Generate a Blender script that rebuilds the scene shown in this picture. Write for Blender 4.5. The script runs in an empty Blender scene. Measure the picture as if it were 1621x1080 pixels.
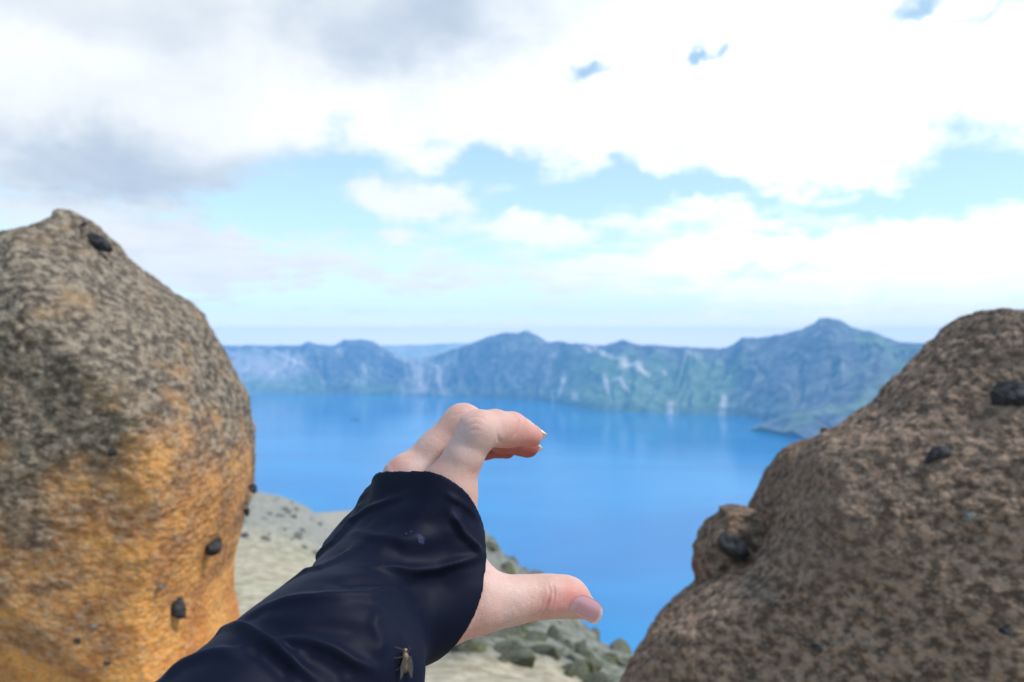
import bpy, math, random
import numpy as np
from mathutils import Vector, Matrix

rng = np.random.default_rng(7)
random.seed(7)
scene = bpy.context.scene
R = math.radians

# ------------------------------------------------------------------ camera
F = 1261.0                      # focal length in photograph pixels (28 mm on a 36 mm sensor)
cd = bpy.data.cameras.new('camera'); cam = bpy.data.objects.new('camera', cd)
scene.collection.objects.link(cam)
cam.location = (0, 0, 0); cam.rotation_euler = (R(90), 0, 0)
cd.lens = 28.0; cd.sensor_width = 36.0
cd.clip_start = 0.01; cd.clip_end = 80000
cd.dof.use_dof = True; cd.dof.focus_distance = 0.395; cd.dof.aperture_fstop = 11.5
scene.camera = cam

# ------------------------------------------------------------------ exposure / render
scene.view_settings.view_transform = 'Standard'; scene.view_settings.look = 'None'
scene.view_settings.exposure = 0.6; scene.view_settings.gamma = 1
scene.render.engine = 'CYCLES'
scene.cycles.use_denoising = True
scene.cycles.max_bounces = 6; scene.cycles.volume_bounces = 2
scene.cycles.transmission_bounces = 4; scene.cycles.sample_clamp_indirect = 6

# ------------------------------------------------------------------ node helper
class NT:
    def __init__(s, tree): s.t = tree
    def n(s, kind, **kw):
        nd = s.t.nodes.new(kind)
        ins = kw.pop('i', {})
        for k, v in kw.items(): setattr(nd, k, v)
        for k, v in ins.items():
            if isinstance(v, bpy.types.NodeSocket): s.t.links.new(v, nd.inputs[k])
            else: nd.inputs[k].default_value = v
        return nd
    def m(s, op, a, b=None, c=None, clamp=False):
        ins = {0: a}
        if b is not None: ins[1] = b
        if c is not None: ins[2] = c
        return s.n('ShaderNodeMath', operation=op, use_clamp=clamp, i=ins).outputs[0]
    def mix(s, f, a, b, blend='MIX'):
        nd = s.n('ShaderNodeMix', data_type='RGBA', blend_type=blend)
        for k, v in ((0, f), (6, a), (7, b)):
            if isinstance(v, bpy.types.NodeSocket): s.t.links.new(v, nd.inputs[k])
            else: nd.inputs[k].default_value = v if k == 0 else (tuple(v) + (1,))[:4]
        return nd.outputs[2]
    def noise(s, vec, scale, detail=4, rough=.55, dist=0.0, dim='3D'):
        nd = s.n('ShaderNodeTexNoise', noise_dimensions=dim, i={'Scale': scale, 'Detail': detail, 'Roughness': rough, 'Distortion': dist})
        s.t.links.new(vec, nd.inputs['Vector']); return nd.outputs[0]
    def vor(s, vec, scale, feature='F1', out=0, rand=1.0):
        nd = s.n('ShaderNodeTexVoronoi', feature=feature, i={'Scale': scale, 'Randomness': rand})
        s.t.links.new(vec, nd.inputs['Vector']); return nd.outputs[out]
    def ramp(s, v, a, b, smooth=True):
        nd = s.n('ShaderNodeMapRange', interpolation_type='SMOOTHSTEP' if smooth else 'LINEAR')
        nd.inputs[1].default_value = a; nd.inputs[2].default_value = b
        if isinstance(v, bpy.types.NodeSocket): s.t.links.new(v, nd.inputs[0])
        return nd.outputs[0]
    def scalev(s, vec, sc, loc=(0, 0, 0)):
        nd = s.n('ShaderNodeMapping'); s.t.links.new(vec, nd.inputs[0])
        nd.inputs['Scale'].default_value = sc; nd.inputs['Location'].default_value = loc
        return nd.outputs[0]

# ------------------------------------------------------------------ sky
SUN_EL, SUN_AZ = R(54), R(100)    # high, ahead and to the right, veiled by cloud
w = bpy.data.worlds.new("World"); scene.world = w; w.use_nodes = True
wt = w.node_tree; wt.nodes.clear(); q = NT(wt)
sky = q.n('ShaderNodeTexSky', sky_type='NISHITA', sun_disc=False)
sky.sun_elevation = SUN_EL; sky.sun_rotation = SUN_AZ; sky.altitude = 2500; sky.air_density = 1.0; sky.dust_density = 0.6; sky.ozone_density = 1.5
geo = q.n('ShaderNodeTexCoord').outputs['Generated']
sep = q.n('ShaderNodeSeparateXYZ', i={0: geo})
X, Y, Z = sep.outputs
az = q.m('ARCTAN2', X, Y)
el = q.m('ARCSINE', Z)
def angles(px, py):
    x, y, z = px - 810.5, F, 540.0 - py
    return math.atan2(x, y), math.asin(z / math.sqrt(x * x + y * y + z * z))
# wobble so that the cloud masses never have smooth outlines
wob = q.noise(geo, 7.0, 5, .6); wob2 = q.noise(q.scalev(geo, (1, 1, 1), (3.1, 1.7, 9.2)), 7.0, 5, .6)
azw = q.m('MULTIPLY_ADD', q.m('SUBTRACT', wob, .5), .22, az)
elw = q.m('MULTIPLY_ADD', q.m('SUBTRACT', wob2, .5), .15, el)
def blob(px, py, sx, sy, amp, tilt=0.0):
    a0, e0 = angles(px, py)
    da = q.m('SUBTRACT', azw, a0); de = q.m('SUBTRACT', elw, e0)
    c, s_ = math.cos(tilt), math.sin(tilt)
    u = q.m('MULTIPLY_ADD', da, c, q.m('MULTIPLY', de, s_)); v = q.m('MULTIPLY_ADD', de, c, q.m('MULTIPLY', da, -s_))
    u = q.m('MULTIPLY', u, F / sx); v = q.m('MULTIPLY', v, F / sy)
    d2 = q.m('MULTIPLY_ADD', u, u, q.m('MULTIPLY', v, v))
    g = q.m('POWER', 2.71828, q.m('MULTIPLY', d2, -0.5))
    return q.m('MULTIPLY', g, amp)
def total(lst):
    t = 0.0
    for b in lst: t = q.m('ADD', t, blob(*b))
    return t
# cloud sheet coordinates: flattening towards the horizon as a real layer does
zz = q.m('ADD', q.m('MAXIMUM', Z, 0.0), 0.10)
pl = q.n('ShaderNodeCombineXYZ', i={0: q.m('DIVIDE', X, zz), 1: q.m('DIVIDE', Y, zz), 2: 0.0}).outputs[0]
fb = q.noise(pl, 1.15, 9, .56, .15)
fine = q.noise(pl, 3.6, 8, .6, .2)
edge = q.m('MULTIPLY_ADD', q.m('SUBTRACT', fine, .5), .55, q.m('SUBTRACT', fb, .5))
cover = total([(150, 130, 330, 150, .9), (560, 60, 300, 110, .9), (1150, 130, 330, 130, .95), (1500, 120, 260, 150, .65),
               (640, 330, 75, 24, 1.7), (300, 395, 95, 38, 1.3, -.1), (900, 270, 60, 45, .5), (700, 430, 330, 22, .42),
               (1330, 380, 300, 45, .7), (1100, 330, 60, 10, .35), (1500, 460, 300, 60, .7), (100, 330, 160, 60, .4),
               (860, 375, 60, 14, .8), (640, 250, 60, 20, .3),
               (530, 300, 130, 30, -.7, .1), (420, 350, 180, 30, -.95), (760, 300, 120, 38, -.6), (960, 330, 100, 34, -.8), (800, 270, 60, 22, -.5), (1180, 315, 140, 16, -.9, -.12), (1270, 360, 90, 10, -.7), (960, 405, 60, 12, -.6), (620, 490, 300, 14, -.35),
               (530, 190, 22, 30, -.8, -.8), (920, 120, 40, 14, -1.5), (1540, 292, 120, 22, -1.5, .15), (1540, 208, 34, 24, -1.2),
               (1430, 8, 44, 16, -1.3), (1118, 80, 16, 8, -1.2), (1550, 40, 44, 10, -1.0), (1270, 437, 70, 9, -.9),
               (600, 300, 500, 45, -.12)])
dens = q.m('ADD', q.m('MULTIPLY_ADD', edge, 2.7, cover), -.12)
mask = q.ramp(dens, -.22, .80)
# grey undersides
grey = total([(560, 60, 170, 60, .75), (740, 20, 160, 60, .8), (130, 265, 190, 38, 1.0, -.1), (330, 250, 190, 40, .45), (240, 110, 260, 60, .28), (0, 20, 180, 40, .4),
              (1190, 228, 55, 30, .8), (1000, 30, 120, 40, .3), (300, 395, 110, 30, .2), (680, 210, 60, 30, .35), (470, 180, 90, 50, -.6), (60, 75, 130, 30, -.5), (220, 180, 200, 20, -.3), (400, 60, 30, 60, -.35), (700, 445, 260, 22, .3),
              (1300, 150, 300, 90, -.8), (1150, 130, 300, 90, -.4), (920, 125, 60, 25, .2)])
greyn = q.m('MULTIPLY_ADD', q.m('SUBTRACT', q.noise(pl, 1.9, 6, .55, .3), .5), 1.3, grey)
greym = q.ramp(q.m('MULTIPLY_ADD', q.m('SUBTRACT', fine, .5), .9, greyn), -.15, 1.75)
bright = total([(1300, 180, 420, 190, 1.0), (60, 90, 110, 30, .25), (470, 190, 60, 35, .35), (640, 215, 40, 30, .3), (1500, 430, 300, 80, .5)])
lum = q.m('MULTIPLY_ADD', bright, .28, .66)
white = q.n('ShaderNodeVectorMath', operation='SCALE', i={0: (.93, .97, 1.0), 'Scale': lum}).outputs[0]
ccol = q.mix(greym, white, (.33, .40, .50))
skc = q.n('ShaderNodeVectorMath', operation='MULTIPLY', i={0: sky.outputs[0], 1: (.155, .156, .126)}).outputs[0]
# pale veil low over the horizon
veil = q.m('MULTIPLY_ADD', q.ramp(el, .32, .0), .35, .30)
skv = q.mix(q.m('MULTIPLY', q.ramp(el, .15, -.01), .8), q.mix(veil, skc, (.50, .70, .84)), (.66, .76, .82))
skf = q.mix(mask, skv, ccol)
skf = q.mix(q.m('MULTIPLY', q.ramp(el, .040, .004), .85), skf, (1.25, 1.12, 1.02))      # bright overcast rim of the sky
below = q.ramp(el, -.03, -.10)
skf = q.mix(below, skf, (.25, .33, .38))
bg = q.n('ShaderNodeBackground', i={0: skf, 1: 1.0})
wt.links.new(bg.outputs[0], q.n('ShaderNodeOutputWorld').inputs[0])

# ------------------------------------------------------------------ sun (veiled)
sd = bpy.data.lights.new('sun', 'SUN'); sd.energy = 2.4; sd.angle = R(9); sd.color = (1.0, .955, .90)
sun = bpy.data.objects.new('sun', sd); scene.collection.objects.link(sun)
LIGHT_EL, LIGHT_AZ = SUN_EL, SUN_AZ
sdir = Vector((math.sin(LIGHT_AZ) * math.cos(LIGHT_EL), math.cos(LIGHT_AZ) * math.cos(LIGHT_EL), math.sin(LIGHT_EL)))
sun.rotation_euler = sdir.to_track_quat('Z', 'Y').to_euler()

# ------------------------------------------------------------------ numpy helpers
def P(px, py, Y):
    return np.array([(px - 810.5) / F * Y, Y, (540.0 - py) / F * Y])
def pnoise(p, seed=0):
    """gradient noise, p (N,3) -> about -1..1"""
    p = np.asarray(p, dtype=np.float64)
    i = np.floor(p).astype(np.int64); f = p - i
    u = f * f * f * (f * (f * 6 - 15) + 10)
    out = 0
    for dx in (0, 1):
        for dy in (0, 1):
            for dz in (0, 1):
                h = ((i[:, 0] + dx) * 73856093) ^ ((i[:, 1] + dy) * 19349663) ^ ((i[:, 2] + dz) * 83492791) ^ (seed * 7919 + 1013)
                h = (h ^ (h >> 13)) * 1274126177 & 0x7fffffff
                h = (h ^ (h >> 15)) * 668265263 & 0x7fffffff
                a = (h & 1023) / 1024.0 * 2 * math.pi; c = ((h >> 10) & 1023) / 511.5 - 1
                s = np.sqrt(np.maximum(0, 1 - c * c))
                g = s * np.cos(a) * (f[:, 0] - dx) + s * np.sin(a) * (f[:, 1] - dy) + c * (f[:, 2] - dz)
                wx = u[:, 0] if dx else 1 - u[:, 0]; wy = u[:, 1] if dy else 1 - u[:, 1]; wz = u[:, 2] if dz else 1 - u[:, 2]
                out = out + g * wx * wy * wz
    return out * 1.6
def fbm(p, octaves=4, seed=0, gain=.5, ridged=False):
    a, s, t = 1.0, 0.0, 0.0
    for k in range(octaves):
        n = pnoise(p * 2.0 ** k + 17.3 * k, seed + k)
        if ridged: n = 1 - 2 * np.abs(n)
        s = s + a * n; t += a; a *= gain
    return s / t
def smooth(x, a, b):
    t = np.clip((x - a) / (b - a), 0, 1); return t * t * (3 - 2 * t)

def mesh_obj(name, V, faces, mat=None, parent=None, col=None, shade=True):
    me = bpy.data.meshes.new(name)
    V = np.asarray(V, dtype=np.float32); faces = np.asarray(faces, dtype=np.int32)
    if faces.ndim == 2:
        n = faces.shape[1]
        me.vertices.add(len(V)); me.vertices.foreach_set('co', V.ravel())
        me.loops.add(faces.size); me.loops.foreach_set('vertex_index', faces.ravel())
        me.polygons.add(len(faces)); me.polygons.foreach_set('loop_start', np.arange(0, faces.size, n, dtype=np.int32))
        me.update(calc_edges=True); me.validate()
    if shade: me.polygons.foreach_set('use_smooth', np.ones(len(me.polygons), dtype=bool))
    if col is not None:
        at = me.color_attributes.new('tint', 'FLOAT_COLOR', 'POINT')
        c4 = np.ones((len(V), 4), dtype=np.float32); c4[:, :3] = col
        at.data.foreach_set('color', c4.ravel())
    if mat: me.materials.append(mat)
    o = bpy.data.objects.new(name, me); scene.collection.objects.link(o)
    if parent: o.parent = parent
    return o
def grid_faces(nr, nc, wrap=False):
    r = np.arange(nr - 1)[:, None]; c = np.arange(nc if wrap else nc - 1)[None, :]
    c2 = (c + 1) % nc
    return np.stack([r * nc + c + 0 * r, r * nc + c2, (r + 1) * nc + c2, (r + 1) * nc + c], -1).reshape(-1, 4)
def tag(o, label=None, cat=None, group=None, kind=None):
    if label: o['label'] = label
    if cat: o['category'] = cat
    if group: o['group'] = group
    if kind: o['kind'] = kind
    return o
def new_mat(name):
    m = bpy.data.materials.new(name); m.use_nodes = True
    m.node_tree.nodes.clear(); k = NT(m.node_tree)
    b = k.n('ShaderNodeBsdfPrincipled'); o = k.n('ShaderNodeOutputMaterial')
    m.node_tree.links.new(b.outputs[0], o.inputs[0])
    return m, k, b
def bump(k, b, h, strength, dist, normal=None):
    nd = k.n('ShaderNodeBump', i={'Height': h, 'Strength': strength, 'Distance': dist})
    if normal: k.t.links.new(normal, nd.inputs['Normal'])
    k.t.links.new(nd.outputs[0], b.inputs['Normal']); return nd.outputs[0]
def link(k, a, b): k.t.links.new(a, b)

# ------------------------------------------------------------------ materials
def rock_mat(name, kind):
    m, k, b = new_mat(name)
    co = k.n('ShaderNodeTexCoord').outputs['Object']
    st = k.scalev(co, (1, 1, 1.3))
    n1 = k.noise(st, 46, 6, .62); n2 = k.noise(st, 9, 5, .6); v1 = k.vor(st, 62); n3 = k.noise(st, 120, 3, .6); big = k.noise(co, 2.2, 4, .6)
    v2 = k.vor(st, 30)
    if kind == 'left':
        s = k.n('ShaderNodeSeparateXYZ', i={0: co})
        # weathered grey skin above, raw orange tuff below and along the broken right edge
        h = k.m('MULTIPLY_ADD', s.outputs[0], 1.05, k.m('MULTIPLY', s.outputs[2], -2.4))
        h = k.m('ADD', h, k.m('MULTIPLY', k.m('SUBTRACT', big, .5), 2.6))
        h = k.m('ADD', h, k.m('MULTIPLY', k.m('SUBTRACT', n2, .5), 1.6))
        f = k.ramp(h, -.42, .95)
        g = k.mix(k.ramp(n1, .38, .66), (.085, .069, .055), (.33, .265, .20))
        g = k.mix(k.m('MULTIPLY', k.ramp(n2, .5, .72), .6), g, (.36, .23, .12))
        g = k.mix(k.m('MULTIPLY', k.ramp(v1, .34, .06), .35), g, (.40, .34, .27))
        o = k.mix(k.ramp(n2, .34, .66), (.56, .19, .036), (.80, .37, .10))
        o = k.mix(k.m('MULTIPLY', k.ramp(n1, .46, .70), .6), o, (.70, .42, .18))
        o = k.mix(k.m('MULTIPLY', k.ramp(n1, .44, .30), .6), o, (.27, .125, .045))
        low = k.ramp(s.outputs[2], -.42, -.80)
        o = k.mix(k.m('MULTIPLY', low, .45), o, (.66, .38, .13))
        # a band of orange reduced by grey grit
        mid = k.m('MULTIPLY', k.ramp(n3, .50, .62), k.ramp(s.outputs[2], -.75, -.10))
        o = k.mix(k.m('MULTIPLY', mid, .5), o, (.20, .17, .14))
        c = k.mix(f, g, o)
    elif kind == 'right':
        g = k.mix(k.ramp(n1, .36, .66), (.090, .060, .044), (.35, .240, .175))
        g = k.mix(k.m('MULTIPLY', k.ramp(v1, .36, .08), .40), g, (.40, .32, .265))
        g = k.mix(k.m('MULTIPLY', k.ramp(big, .56, .72), k.ramp(n2, .50, .66)), g, (.24, .085, .025))
        g = k.mix(k.m('MULTIPLY', k.ramp(big, .48, .36), .30), g, (.15, .115, .095))
        c = g
    elif kind == 'brown':
        g = k.mix(k.ramp(n1, .36, .66), (.068, .045, .032), (.28, .19, .135))
        g = k.mix(k.m('MULTIPLY', k.ramp(n2, .52, .68), .6), g, (.21, .085, .03))
        c = g
    elif kind == 'dark':
        c = k.mix(k.ramp(n1, .35, .68), (.016, .016, .019), (.075, .072, .078))
    elif kind == 'mossy':
        n4 = k.noise(co, 3.0, 5, .62); n5 = k.noise(co, 14, 4, .6)
        c = k.mix(k.ramp(n5, .36, .66), (.050, .055, .042), (.20, .205, .16))
        c = k.mix(k.m('MULTIPLY', k.ramp(n4, .50, .64), .7), c, (.15, .155, .045))
        c = k.mix(k.m('MULTIPLY', k.ramp(n4, .42, .32), .6), c, (.055, .068, .066))
    elif kind == 'grey':
        n4 = k.noise(co, 1.6, 5, .62); n5 = k.noise(co, 9, 4, .6)
        c = k.mix(k.ramp(n5, .36, .66), (.12, .12, .11), (.22, .22, .20))
    link(k, c, b.inputs['Base Color'])
    b.inputs['Roughness'].default_value = .93; b.inputs['Specular IOR Level'].default_value = .25
    hh = k.m('ADD', k.m('MULTIPLY', n1, 1.0), k.m('ADD', k.m('MULTIPLY', n3, .35), k.m('MULTIPLY', v1, -.5)))
    bump(k, b, hh, .7, .014 if kind in ('left', 'right', 'brown') else .01)
    return m
M_left, M_right, M_brown, M_dark, M_mossy, M_grey = [rock_mat('rock_' + n, n) for n in ('left', 'right', 'brown', 'dark', 'mossy', 'grey')]

def tint_mat(name, rough=.95, bscale=None, bdist=1.0, speck=0.25, sscale=.02):
    m, k, b = new_mat(name)
    at = k.n('ShaderNodeAttribute', attribute_name='tint').outputs[0]
    co = k.n('ShaderNodeTexCoord').outputs['Object']
    n = k.noise(co, sscale, 6, .65)
    c = k.mix(k.ramp(n, .3, .7), k.mix(speck, at, (0, 0, 0)), k.mix(speck * .5, at, (1, 1, .95)))
    link(k, c, b.inputs['Base Color']); b.inputs['Roughness'].default_value = rough; b.inputs['Specular IOR Level'].default_value = .2
    if bscale:
        bump(k, b, k.noise(co, bscale, 7, .65), .8, bdist)
    return m

# ================================================================== THE SETTING
# ---- lake
m, k, b = new_mat('lake_water')
co = k.n('ShaderNodeTexCoord').outputs['Object']
big = k.noise(k.scalev(co, (1 / 900., 1 / 420., 1)), 1.0, 4, .5, .6)
c = k.mix(k.ramp(big, .32, .68), (.0, .160, .43), (.0, .235, .53))
link(k, c, b.inputs['Base Color'])
b.inputs['Roughness'].default_value = .07; b.inputs['IOR'].default_value = 1.33; b.inputs['Specular IOR Level'].default_value = .27
wv = k.m('ADD', k.noise(k.scalev(co, (.05, .11, 1)), 1.0, 5, .6), k.m('MULTIPLY', k.noise(k.scalev(co, (.006, .010, 1)), 1.0, 4, .5), 2.0))
bump(k, b, wv, .35, 1.0)
M_water = m
V = np.array([[-7000, -200, -400], [7000, -200, -400], [7000, 6700, -400], [-7000, 6700, -400]], float)
tag(mesh_obj('lake', V, [[0, 1, 2, 3]], M_water), kind='structure')

# ---- far ground beyond the rim
m, k, b = new_mat('plain_ground')
co = k.n('ShaderNodeTexCoord').outputs['Object']
link(k, k.mix(k.ramp(k.noise(co, .0008, 5, .6), .35, .65), (.06, .09, .05), (.14, .15, .10)), b.inputs['Base Color']); b.inputs['Roughness'].default_value = 1
V = np.array([[-9400, -2900, -900], [9400, -2900, -900], [9400, 9800, -900], [-9400, 9800, -900]], float)
tag(mesh_obj('ground', V, [[0, 1, 2, 3]], m), kind='structure')

# ---- crater rim (a fan shaped height field at its true distance)
crest = np.array([(-900, 500, 3600, 2600), (-400, 520, 5200, 4000), (0, 535, 6600, 5400), (250, 543, 7200, 6000), (330, 546, 7200, 6150), (370, 547, 7200, 6150), (430, 547, 7100, 6130),
    (476, 546, 7000, 6050), (488, 541, 6900, 6010), (505, 546, 6850, 6000), (530, 547, 6850, 5980), (546, 537, 6800, 5980), (553, 540, 6800, 5980), (572, 536, 6750, 5960), (592, 541, 6750, 5950),
    (608, 552, 6750, 5930), (625, 562, 6700, 5850), (645, 570, 6750, 5820), (668, 569, 6750, 5800), (690, 565, 6650, 5700),
    (712, 555, 6400, 5640), (735, 548, 6300, 5600), (755, 540, 6200, 5560), (778, 531, 6050, 5500), (800, 527, 6000, 5450), (820, 527, 6000, 5400), (834, 523, 6000, 5350), (850, 531, 6000, 5300),
    (868, 543, 6000, 5180), (888, 540, 5900, 5000), (905, 544, 5800, 4850), (940, 546, 5700, 4620), (962, 546, 5700, 4560), (985, 537, 5650, 4500), (1008, 545, 5600, 4440), (1050, 547, 5500, 4386),
    (1090, 550, 5400, 4350), (1120, 551, 5300, 4330), (1150, 551, 5200, 4280), (1160, 545, 5150, 4240), (1174, 534, 5100, 4200), (1205, 534, 5000, 4040), (1240, 529, 4900, 3860), (1270, 521, 4850, 3720), (1288, 512, 4800, 3640),
    (1297, 505, 4800, 3600), (1312, 503, 4780, 3540), (1330, 507, 4750, 3480), (1350, 519, 4700, 3420), (1380, 525, 4650, 3320), (1400, 533, 4600, 3260), (1425, 541, 4500, 3200), (1450, 543, 4400, 3100),
    (1520, 545, 4200, 2900), (1700, 540, 3700, 2400), (2100, 520, 3000, 1900), (2600, 480, 2500, 1500)], float)
cols = np.unique(np.concatenate([np.linspace(-880, 250, 120), np.linspace(250, 1500, 900), np.linspace(1500, 2580, 120)]))
yc = np.interp(cols, crest[:, 0], crest[:, 2]); ys = np.interp(cols, crest[:, 0], crest[:, 3])
py = np.interp(cols, crest[:, 0], crest[:, 1])
jit = pnoise(np.stack([cols / 14., 0 * cols, 0 * cols + .5], 1), 3) * 1.3 + pnoise(np.stack([cols / 5., 0 * cols, 0 * cols + 1.5], 1), 4) * .7
zc = (540 - (py + jit)) / F * yc
ker = np.ones(25) / 25.
pad = lambda a: np.convolve(np.pad(a, 12, mode='edge'), ker, 'valid')
ys = pad(ys)
nt = 230
tt = np.concatenate([np.linspace(1.12, 0, 180), -np.linspace(0, 1, 51)[1:] ** 1.5 * 2.0])
T, C = np.meshgrid(tt, np.arange(len(cols)), indexing='ij')
YC, YS, ZC, PX = yc[C], ys[C], zc[C], cols[C]
YY = YC - T * (YC - YS)
XX = (PX - 810.5) / F * YY
Tc = np.clip(T, 0, 1.12)
prof = np.sign(1 - Tc) * np.abs(1 - Tc) ** 1.25
p3 = np.stack([XX.ravel(), YY.ravel(), 0 * XX.ravel()], 1)
wrp = fbm(p3 / 700., 3, 11).reshape(XX.shape)
# buttresses and gullies running down to the lake
gx = PX / 34. + 2.6 * wrp + T * .9 + .5 * pnoise(np.stack([PX.ravel() / 60., T.ravel() * 2, 0 * PX.ravel()], 1), 19).reshape(PX.shape)
rid = fbm(np.stack([gx.ravel(), (T * 1.1).ravel(), 0 * gx.ravel()], 1), 4, 21, .5, True).reshape(XX.shape)
rid2 = fbm(np.stack([(gx * .33).ravel(), (T * .6).ravel(), 0 * gx.ravel() + 3], 1), 2, 27, .5, True).reshape(XX.shape)
env = np.clip(T, 0, 1) * (1.15 - np.clip(T, 0, 1)) * 3.2
H = -400 + (ZC + 400) * prof + env * (rid * 62 + rid2 * 100) * np.clip(1.1 - .25 * T, 0, 1)
H += fbm(p3 / 160., 4, 31).reshape(XX.shape) * 16 * np.clip(T * 8, 0, 1)
# a near shoulder coming down on the right (darker spur)
H = np.where(T < 0, ZC + T * (YC - YS) * .55 + fbm(p3 / 300., 3, 35).reshape(XX.shape) * 30 * np.clip(-T * 2, 0, 1), H)
H = np.where(T > 1.0, np.minimum(H, -400 - (T - 1) * 300), H)
# surface colours: dark lava with haze blue mixed in, pale pumice scree, alpine grass
def band(a, lo, hi, s): return smooth(a, lo - s, lo + s) * (1 - smooth(a, hi - s, hi + s))
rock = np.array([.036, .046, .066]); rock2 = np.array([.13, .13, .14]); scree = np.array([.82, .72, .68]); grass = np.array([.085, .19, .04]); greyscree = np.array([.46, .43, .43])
nA = fbm(p3 / 260., 4, 41).reshape(XX.shape); nB = fbm(np.stack([(PX / 9. + 1.3 * wrp).ravel(), (T * 2.0).ravel(), 0 * PX.ravel()], 1), 3, 43).reshape(XX.shape)
nC = fbm(p3 / 90., 3, 47).reshape(XX.shape)
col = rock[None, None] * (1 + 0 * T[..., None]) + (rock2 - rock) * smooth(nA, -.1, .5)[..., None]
def lay(col, c, m): return col + (c - col) * np.clip(m, 0, 1)[..., None]
col = lay(col, greyscree, band(PX, 330, 486, 12) * smooth(T + nB * .25, .18, .4) * .85)
col = lay(col, greyscree, band(PX, 628, 706, 14) * smooth(nB + nA * .5, -.35, .3) * .85)
col = lay(col, scree, smooth(nB + .45 * nA, .24, .60) * smooth(T, .05, .3) * (band(PX, 300, 700, 10) * .6 + band(PX, 860, 1130, 10) * .55 + .14))
# the grassy terraces left of the right-hand mountain
col = lay(col, grass, band(PX + nA * 40, 890, 1165, 30) * smooth(T + nA * .25, .25, .5) * .7)
col = lay(col, grass, smooth(T + nA * .12 + nB * .08, .78, .92) * (.25 + .65 * band(PX, 570, 630, 20) + .5 * band(PX, 380, 520, 30)))
col = lay(col, grass, band(PX + nA * 30, 1360, 1460, 25) * smooth(nC + nA, -.2, .4) * (1 - smooth(T, .2, .5)) * .7)
col = lay(col, grass, smooth(nA, .1, .5) * .35)
# pale slides and the pumice cliffs of the terraces, as mapped from their true places on the rim
def streak(col, p0, t0, p1, t1, wd, amt=.9, c=scree):
    d = np.array([p1 - p0, (t1 - t0) * 110.]); L = np.hypot(*d)
    u = ((PX - p0) * d[0] + (T - t0) * 110 * d[1]) / L ** 2
    v = np.abs((PX - p0) * d[1] - (T - t0) * 110 * d[0]) / L
    mk = (1 - smooth(v * (.8 + .5 * u) + (nC + nA) * wd * .9, wd * .1, wd * 1.15)) * band(u, 0, 1, .16)
    return lay(col, c, mk * amt * .8)
for s in [(430, .12, 478, .62, 5), (400, .18, 412, .3, 6), (452, .3, 486, .7, 5, .8), (893, .62, 884, .97, 4), (905, .88, 915, .97, 8), (955, .7, 968, .93, 5), (975, .68, 996, .86, 4), (925, .22, 985, .5, 4, .8),
          (985, .5, 1030, .58, 8), (1050, .5, 1055, .6, 5), (1085, .2, 1105, .4, 9, .5), (1140, .96, 1150, 1.0, 12), (1055, .97, 1065, 1.0, 10), (940, .1, 946, .25, 6, .7), (660, .55, 668, 1.0, 9, .55),
          (590, .6, 570, .95, 6, .35), (875, .35, 862, .9, 5, .3), (700, .35, 690, .6, 3, .3), (1330, .52, 1338, .62, 7, .45), (1290, .2, 1296, .26, 5, .4)]:
    col = streak(col, *s)
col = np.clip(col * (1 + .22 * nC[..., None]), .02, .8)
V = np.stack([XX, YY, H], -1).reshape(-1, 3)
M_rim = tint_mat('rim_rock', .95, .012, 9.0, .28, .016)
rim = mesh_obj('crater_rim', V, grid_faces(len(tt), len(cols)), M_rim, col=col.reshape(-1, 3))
tag(rim, kind='structure')

# ---- a nearer dark spur on the right, falling to the shore
def spur(name, pts, width, seed, mat):
    pts = [P(*p) for p in pts]
    n, mw = 160, 60
    s = np.linspace(0, len(pts) - 1, n); A = np.array([[np.interp(t, range(len(pts)), [p[j] for p in pts]) for j in range(3)] for t in s])
    d = np.gradient(A, axis=0); d[:, 2] = 0; d /= np.linalg.norm(d, axis=1)[:, None]
    side = np.stack([-d[:, 1], d[:, 0], 0 * d[:, 0]], 1)
    v = np.linspace(-1, 1, mw)
    G = A[:, None, :] + side[:, None, :] * (v[None, :, None] * width)
    G[..., 2] = A[:, None, 2] - np.abs(v)[None, :] ** 1.1 * (A[:, None, 2] + 460)
    q3 = G.reshape(-1, 3).copy()
    G[..., 2] += (fbm(q3 / 180., 4, seed, .5, True).reshape(n, mw) * 34) * (1 - np.abs(v)[None]) ** .3 * np.minimum(1, np.abs(v) * 6 + .15)[None]
    na = fbm(q3 / 140., 3, seed + 5).reshape(n, mw)
    cc = np.array([.08, .085, .09])[None, None] + (np.array([.13, .20, .06]) - np.array([.08, .085, .09])) * smooth(na, -.1, .35)[..., None] * .8
    return tag(mesh_obj(name, G.reshape(-1, 3), grid_faces(n, mw), mat, col=cc.reshape(-1, 3)), kind='structure')
spur('crater_spur', [(1760, 545, 3500), (1520, 556, 3480), (1440, 572, 3480), (1380, 597, 3450), (1320, 630, 3420), (1275, 658, 3400), (1235, 684, 3360)], 520, 61, M_rim)

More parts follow.
